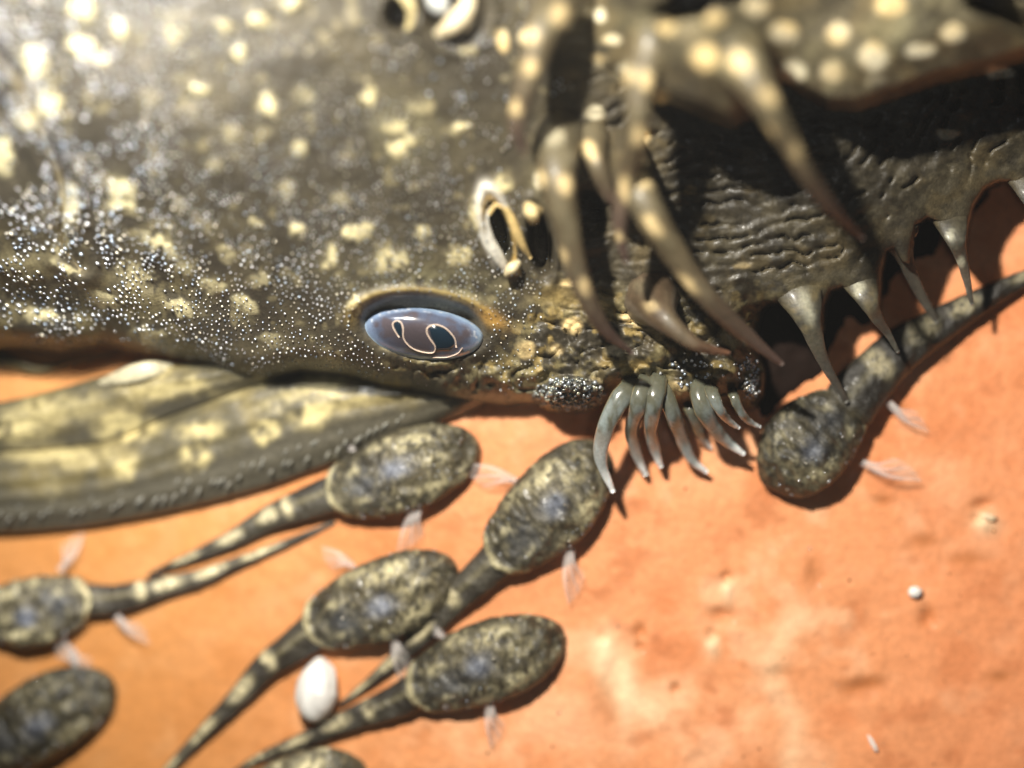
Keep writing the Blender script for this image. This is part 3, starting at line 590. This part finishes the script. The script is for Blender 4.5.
def fin_col(X, Y, v):
    n1 = fbm(X, Y, 40, 92, 3)
    c = mix(np.array([0.085, 0.072, 0.038]), np.array([0.165, 0.132, 0.055]), sm(0.35, 0.65, n1))
    c = mix(c, np.array([0.095, 0.085, 0.06]), 0.97 * sm(0.42, 0.70, v + .2 * (fbm(X, Y, 18, 94, 3) - .5)))
    return mix(c, np.array([0.72, 0.60, 0.28]), 0.85 * spots_mask(X, Y, FS, 7, 0.7) * sm(.2, .5, fbm(X, Y, 12, 93, 3)))
fin = fin_band('pectoral_fin', [(470, 372), (410, 368), (320, 360), (250, 374), (190, 400), (120, 428), (40, 442), (-60, 448), (-160, 450)],
               [(496, 400), (422, 430), (340, 462), (262, 489), (180, 510), (100, 525), (20, 533), (-60, 536), (-160, 537)],
               lambda X, Y: 0.14 - 1.0 * sm(0, 1, (600 - X) / 760.0), 0.24, fin_col, droop=0.12)
fin_band('fin_lobe', [(330, 362), (260, 360), (205, 364), (150, 366), (110, 374), (60, 388), (0, 402), (-80, 410), (-160, 412)],
         [(331, 363), (275, 378), (220, 398), (165, 418), (115, 440), (50, 450), (0, 452), (-80, 456), (-160, 458)],
         lambda X, Y: 0.36 - 1.0 * sm(0, 1, (600 - X) / 760.0), 0.16, lambda X, Y, v: fin_col(X, Y, v * .8), rays=3, droop=.12, par=fin)
fin_band('fin_lobe', [(120, 352), (80, 358), (40, 366), (0, 352), (-80, 352), (-160, 352)],
         [(120, 358), (80, 366), (40, 378), (0, 372), (-80, 374), (-160, 376)],
         lambda X, Y: -0.75 + 0 * X, 0.1, lambda X, Y, v: fin_col(X, Y, v * .3), rays=1, droop=.1, par=fin)
tube('fin_tip', [(172, 366, -.2), (148, 370, -.1), (124, 376, -.15), (98, 384, -.3)], [3, 9, 8, 2], M_fin, fin, fl([0.48, 0.43, 0.28]), flat=.4)
for i in range(64):
    u = i / 63; x = 425 - u * 430 + random.uniform(-5, 5); row = random.choice((0, 0, 1))
    yb = np.interp(x, [-10, 20, 100, 180, 262, 340, 410, 446], [529, 528, 520, 506, 486, 460, 424, 402]) - 14 - 13 * row * min(1, (440 - x) / 80) + random.uniform(-4, 3)
    z = 0.26 - 1.0 * float(sm(0, 1, (600 - x) / 760.0))
    L = random.uniform(6, 11); an = math.radians(random.uniform(48, 66))
    tube('bristle', [(x, yb, z), (x - L * .5 * math.cos(an), yb + L * .5 * math.sin(an), z + .03), (x - L * math.cos(an), yb + L * math.sin(an), z)], [1.5, 1.2, 0.4], M_fin, fin,
         lambda t, qx, qy, up: mix(np.array([0.20, 0.19, 0.15]) + 0 * t[:, None], np.array([0.22, 0.22, 0.19]), t), nseg=6, nr=6)

# ------------------------------------------------------------------ fry
def fry(label, front, rear, W, tail, seed, patches=(0.13, 0.30, 0.52, 0.75), fins=(), sgn=1, tw=0.43, tpow=0.95, rimc=1.0, shade=1.0, zoff=0.0):
    root = empty('catfish_fry'); tag(root, label, 'young fish', 'catfish fry resting on the clay')
    fx, fy = front; rx, ry = rear; dx, dy = fx - rx, fy - ry; Lh = math.hypot(dx, dy)
    head = [(rx + dx * t, ry + dy * t) for t in (1, 0.75, 0.5, 0.25, 0)]
    hp_ = catmull(head, 90); tp = catmull([head[-1]] + list(tail), 121)[1:]
    path = np.vstack([hp_, tp]); nH, nT = 90, 120
    t = np.linspace(0, 1, nH)
    W = W * 0.96; w_ = W * (np.clip(1 - np.abs((t - 0.52) / 0.52) ** 2.15, 0, 1) ** 0.5)
    w_ = np.where(t > 0.60, np.maximum(w_, W * (0.60 + 0.40 * np.clip((1 - t) / 0.4, 0, 1) ** 0.62)), w_)
    tt = np.linspace(0, 1, nT)
    wt = W * tw * (1 - tt) ** tpow + 2.0
    wt[0] = W * tw
    Wd = np.concatenate([w_, wt]); Hh = np.concatenate([w_ * 0.56 * (0.75 + .25 * np.sin(t * math.pi)), wt * 0.62])
    zc = clay_h(path[:, 0], path[:, 1]); zc = np.convolve(np.pad(zc, 10, mode='edge'), np.ones(21) / 21, 'valid')
    z = zc + U(Hh) * 0.80 + 0.03 + zoff
    C_ = P(path[:, 0], path[:, 1], z); T = np.gradient(C_, axis=0); T /= np.linalg.norm(T, axis=1)[:, None] + 1e-9
    S = np.cross(T, [0, 0, 1.0]); S /= np.linalg.norm(S, axis=1)[:, None] + 1e-9; N_ = np.cross(S, T)
    for _ in range(8):
        S[1:-1] = (S[:-2] + S[1:-1] + S[2:]) / 3
    nr = 64; th = np.linspace(0, 2 * math.pi, nr, endpoint=False)
    ca, sa = np.cos(th), np.sin(th)
    V = C_[:, None] + U(Wd)[:, None, None] * ca[None, :, None] * S[:, None] + U(Hh)[:, None, None] * sa[None, :, None] * N_[:, None]
    sh = np.concatenate([sm(0.70, 1.0, t) * 0.30 * W, np.zeros(nT)])
    V += (U(sh)[:, None] * (0.25 + .75 * np.clip(sa, 0, 1))[None] * (1 - ca ** 2)[None])[..., None] * T[:, None] * 1.0
    # lumpy relief
    ph = np.concatenate([t, 1 + tt]); asym = U(1.6 * np.sin(ph * 5 + seed) * (ph < 1.02)); V += (asym[:, None] * (ca ** 2)[None])[..., None] * S[:, None]
    kk = FPX / (CAM_Z - V[..., 2]); qx = V[..., 0] * kk + 512; qy = 384 - V[..., 1] * kk
    isH = (np.arange(nH + nT) < nH)[:, None]
    rel = fbm(qx + seed * 37, qy, 9, 101, 3) - 0.5
    rimb = (np.exp(-((np.concatenate([t, 1 + tt]) - 0.96) / 0.03) ** 4))[:, None] * np.clip(sa, 0, 1)[None]
    V[..., 2] += 0.035 * rimb * (0.6 + .8 * fbm(qx, qy, 5, 108, 2))
    V[..., 2] += np.where(isH, 0.13, 0.05) * rel * np.clip(sa, 0, 1)[None] + 0.02 * (fbm(qx + seed * 7, qy, 3.5, 104, 2) - .5)
    out = np.where(isH, 2.2, 0.6) * (fbm(qx + seed * 11, qy, 6, 105, 2) - 0.5)
    V += (U(out))[..., None] * ca[None, :, None] * S[:, None]
    # colours
    s_all = np.concatenate([t, 1 + tt])[:, None] + 0 * qx; lat = ca[None] + 0 * qx; upm = np.clip(sa[None] + 0 * qx, 0, 1)
    fl1 = fbm(qx + seed * 37, qy + seed * 13, 9, 101, 3); fl2 = fbm(qx + seed * 31, qy, 5, 106, 3); big = fbm(qx + seed * 91, qy, 30, 107, 3)
    c = mix(np.array([0.042, 0.036, 0.022]), np.array([0.115, 0.096, 0.055]), sm(0.3, 0.7, fl2 * .6 + big * .4))
    headm = (s_all <= 1)
    cream = np.array([0.72, 0.64, 0.38])
    c = mix(c, cream * .7, 0.22 * sm(0.52, 0.75, fl1) * headm)
    c = mix(c, cream, 0.5 * sm(0.66, 0.80, fl2) * headm * (.35 + .65 * np.abs(lat)))
    for a, b, r1, r2, kx in ((0.40, 0.62, .13, .20, .85), (0.36, -0.62, .12, .20, .7), (0.30, 0.1, .10, .25, .45), (0.80, 0.42, .045, .13, .8), (0.80, -0.42, .045, .13, .8), (0.62, .82, .10, .12, .5), (0.6, -.82, .1, .12, .5)):
        g = np.exp(-(((s_all - a) / r1) ** 2 + ((lat - b) / r2) ** 2) ** 1.5) * headm * (upm > 0)
        c = mix(c, cream * 1.05, kx * g * sm(0.25, 0.6, fl2))
    g = np.exp(-(((s_all - 0.53 - .03 * math.sin(seed * 2.1)) / .085) ** 2 + ((lat - .12 * math.sin(seed * 1.7)) / .25) ** 2) ** 1.3) * (upm > 0)
    c = mix(c, np.array([0.27, 0.30, 0.38]), 0.75 * g)
    g = np.exp(-(((s_all - 0.76) / .10) ** 2 + ((lat + .1) / .45) ** 2)) * (upm > 0); c = mix(c, np.array([0.10, 0.11, 0.13]), .6 * g)
    edge_s = 0.975 + 0.0 * lat
    rim = np.exp(-((s_all - 0.965) / 0.026) ** 4) * (upm > .02) * headm
    c = mix(c, cream * .95, 0.9 * rimc * rim * sm(.12, .42, fl2))
    ts = s_all - 1
    tail_m = (ts > 0.01)
    c = np.where(tail_m[..., None], mix(np.array([0.035, 0.028, 0.020]), np.array([0.085, 0.075, 0.055]), sm(.3, .7, big)), c)
    c = mix(c, np.array([0.24, 0.21, 0.12]), 0.75 * np.exp(-((lat * sgn - .25) / .18) ** 2) * tail_m * (ts < patches[0]) * (upm > 0))
    for i, p_ in enumerate(patches):
        wpt = 0.035 if i == 0 else 0.07
        g = np.exp(-(((ts - p_) / wpt) ** 2 + ((lat * sgn - 0.28) / (.75 if i == 0 else .55)) ** 2) ** 2) * tail_m * (upm > 0)
        c = mix(c, cream * np.array([1.05, 1.03, 1.05]), 0.9 * g * sm(0.2, 0.45, fl2))
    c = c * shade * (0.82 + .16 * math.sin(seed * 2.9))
    n0 = (nH + nT) * nr
    F = grid_faces(nH + nT, nr, True)
    VV = np.vstack([V.reshape(-1, 3), C_[:1], C_[-1:]]); cc = np.vstack([c.reshape(-1, 3), c[0, :1], c[-1, :1]])
    me_f = [tuple(f) for f in F.tolist()] + [(n0, (j + 1) % nr, j) for j in range(nr)] + [(n0 + 1, (nH + nT - 1) * nr + j, (nH + nT - 1) * nr + (j + 1) % nr) for j in range(nr)]
    bd = make_mesh('body', VV, me_f, M_fry, root, cc)
    # shiny flecks on the head
    m = 45; si = RNG.integers(8, 86, m); ti = RNG.integers(2, nr // 2 - 2, m)
    pt = V[si, ti]; k2 = FPX / (CAM_Z - pt[:, 2])
    beads('skin_glints', pt[:, 0] * k2 + 512, 384 - pt[:, 1] * k2, pt[:, 2] + .004, RNG.uniform(.5, 1.4, m), M_beadd, bd)
    for (bxy, ang, L, spread) in fins:
        pectoral(root, bxy, ang, L, spread)
    return root
def pectoral(root, bxy, ang, L, spread):
    bx_, by_ = bxy; z0 = Cl(bx_, by_) + 0.16; nrays = 6; rays = []; 
    for i in range(nrays):
        a = math.radians(ang + 1.5 * spread * (i / (nrays - 1) - 0.5)); ll = L * (1 - 0.10 * i)
        a2 = a + math.radians(10)
        rays.append([(bx_ + i * .6, by_, z0), (bx_ + .5 * ll * math.cos(a), by_ - .5 * ll * math.sin(a), z0 + .03), (bx_ + ll * math.cos(a2), by_ - ll * math.sin(a2), z0 - .06)])
    g = np.array([catmull(r, 14) for r in rays]); g = np.array([catmull(g[:, j], 24) for j in range(14)])   # 14 x 24
    g[..., 2] += 0.01 * np.cos(np.linspace(0, 2 * math.pi * 5, 24))[None]
    memb = make_mesh('pectoral_fin', P(g[..., 0], g[..., 1], g[..., 2]), grid_faces(14, 24), M_web, root)
    for i, r in enumerate(rays):
        if i % 2 and i: continue
        tube('fin_ray', r, [4.5 if i == 0 else 2.5, 3.0 if i == 0 else 1.6, 0.6], M_finray, memb, lambda t, qx, qy, up: np.ones((len(t), 3)), nseg=14, nr=6)

fry('young fish just under the fin, its dark head pointing right, tail to the left', (479, 446), (338, 492), 42,
    [(308, 503), (285, 512), (262, 522), (235, 538), (205, 552), (176, 564), (148, 576)], 1, (0.24, 0.37, 0.58, 0.80), [((420, 505), -108, 52, 24), ((352, 450), 120, 30, 24)])
fry('young fish whose head touches the pale cheek spines, pointing to the upper right', (605, 448), (502, 556), 45,
    [(478, 578), (452, 602), (425, 632), (398, 658), (370, 682), (340, 705)], 2, (0.31, 0.50, 0.72, 0.88), [((518, 482), 168, 58, 22), ((570, 548), -85, 56, 22)])
fry('young fish in the middle of the brood, just above the white egg', (456, 566), (318, 628), 43,
    [(292, 648), (265, 668), (238, 698), (205, 732), (172, 766), (150, 790)], 3, (0.28, 0.45, 0.66, 0.85), [((352, 566), 160, 36, 30), ((395, 640), -70, 40, 30)])
fry('lowest whole young fish, its rounded snout out on bare clay', (563, 632), (420, 690), 43,
    [(392, 704), (366, 714), (335, 727), (300, 742), (262, 757), (230, 775)], 4, (0.29, 0.47, 0.68, 0.85), [((490, 702), -80, 46, 24), ((445, 640), 140, 24, 20)])
fry('blurred young fish facing left at the left edge, its tail trailing right', (-22, 622), (84, 600), 38,
    [(112, 600), (140, 594), (165, 587), (200, 578), (235, 564), (275, 548), (335, 522)], 5, (0.30, 0.44, 0.62, 0.8), sgn=-1, fins=[((60, 570), 62, 44, 20), ((70, 648), -50, 40, 24), ((116, 616), -38, 44, 16)], shade=1.15)
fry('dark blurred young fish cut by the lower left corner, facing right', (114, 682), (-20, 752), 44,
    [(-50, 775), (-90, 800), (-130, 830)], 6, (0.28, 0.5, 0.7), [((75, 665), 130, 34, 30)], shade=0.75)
fry('young fish cut off by the bottom edge, only a sliver of its back in view', (366, 774), (248, 802), 40,
    [(215, 815), (180, 830), (140, 850)], 7, (0.3, 0.5, 0.7), ())
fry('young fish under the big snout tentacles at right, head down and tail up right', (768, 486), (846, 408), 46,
    [(868, 382), (898, 352), (928, 332), (958, 314), (990, 296), (1030, 276), (1070, 262)], 8, (0.20, 0.40, 0.60, 0.86), sgn=-1, tw=0.60, tpow=0.8, shade=0.62, fins=[((862, 462), -14, 62, 18), ((888, 402), -36, 50, 14)], zoff=0.04)  # low shade value puts the snout's shadow into its colour

# ------------------------------------------------------------------ small loose things
def blob(name, x, y, rx, ry, rz, ang, mat, label, cat, n=24, lump=0.06, lift=0.8, group=None):
    th, ph = np.meshgrid(np.linspace(0, math.pi, n), np.linspace(0, 2 * math.pi, 2 * n, endpoint=False), indexing='ij')
    X = rx * np.sin(th) * np.cos(ph); Y = ry * np.sin(th) * np.sin(ph); Z = rz * np.cos(th)
    k_ = 1 + lump * (vnoise(th * 2.2 + x, ph * 2.2 * np.sin(th), 111) - 0.5) * 2
    a = math.radians(ang); X, Y = (X * math.cos(a) - Y * math.sin(a)) * k_, (X * math.sin(a) + Y * math.cos(a)) * k_
    z0 = Cl(x, y) + rz / 100 * lift
    c0 = P(np.float64(x), np.float64(y), np.float64(z0)); V = np.stack([U(X), -U(Y), Z * k_ / 100], -1) + c0
    o = make_mesh(name, V, grid_faces(n, 2 * n, True), mat)
    tag(o, label, cat, group); return o
blob('egg', 317, 690, 21, 33, 22, 8, M_white, 'white oval egg standing between two fry tails', 'egg')
blob('grit_speck', 915, 592, 7, 6, 5, 0, M_white, 'small white speck on the bare clay at far right', 'speck', 12, 0.15)
blob('grit_speck', 873, 744, 2.2, 10, 3, -28, M_white, 'thin white sliver on the clay near the bottom edge', 'speck', 12, 0.1)
blob('grit_speck', 989, 517, 7, 4, 3, 10, plain_mat('tan_grit', (0.8, 0.62, 0.4), .6), 'tan crumb pressed into the clay by two small pits', 'speck', 12, 0.2)
M_gr = plain_mat('dark_grit', (0.10, 0.07, 0.04), .6)
gx_ = RNG.uniform(440, 1040, 110); gy_ = RNG.uniform(430, 790, 110)
gr = beads('silt_grains', gx_, gy_, clay_h(gx_, gy_) + .004, .5 + 1.3 * RNG.random(110) ** 3, M_beadd, None, pal=((.5, .25, .1), (.9, .75, .6), (.2, .08, .03)))
gr['label'] = 'fine silt grains scattered over the bare clay'
hair = tube('hair_strand', [(1060, 128, .30), (1030, 160, .22), (1005, 182, .16), (985, 193, .12), (960, 222, .10)], [.9, .9, .9, .9, .5], M_hair, None, lambda t, qx, qy, up: np.ones((len(t), 3)), nseg=30, nr=6)
tag(hair, 'thin dark hair lying on the orange clay at the right edge', 'hair')

# ------------------------------------------------------------------ cloudy water round everything
def haze_box(x0, x1, y0, y1, z0, z1, dens):
    V = [(x, y, z) for x in (x0, x1) for y in (y0, y1) for z in (z0, z1)]
    F = [(0, 1, 3, 2), (4, 6, 7, 5), (0, 4, 5, 1), (2, 3, 7, 6), (0, 2, 6, 4), (1, 5, 7, 3)]
    m = bpy.data.materials.new('cloudy_water'); m.use_nodes = True; nt = m.node_tree; nt.nodes.clear()
    o = nt.nodes.new('ShaderNodeOutputMaterial'); v = nt.nodes.new('ShaderNodeVolumePrincipled')
    v.inputs['Density'].default_value = dens; v.inputs['Color'].default_value = (0.93, 0.94, 0.95, 1); v.inputs['Anisotropy'].default_value = 0.0
    nt.links.new(v.outputs[0], o.inputs['Volume'])
    tag(make_mesh('haze', V, F, m, smooth=False), kind='stuff')
haze_box(-16, 16, -14, 14, -4, 23, 0.0012)
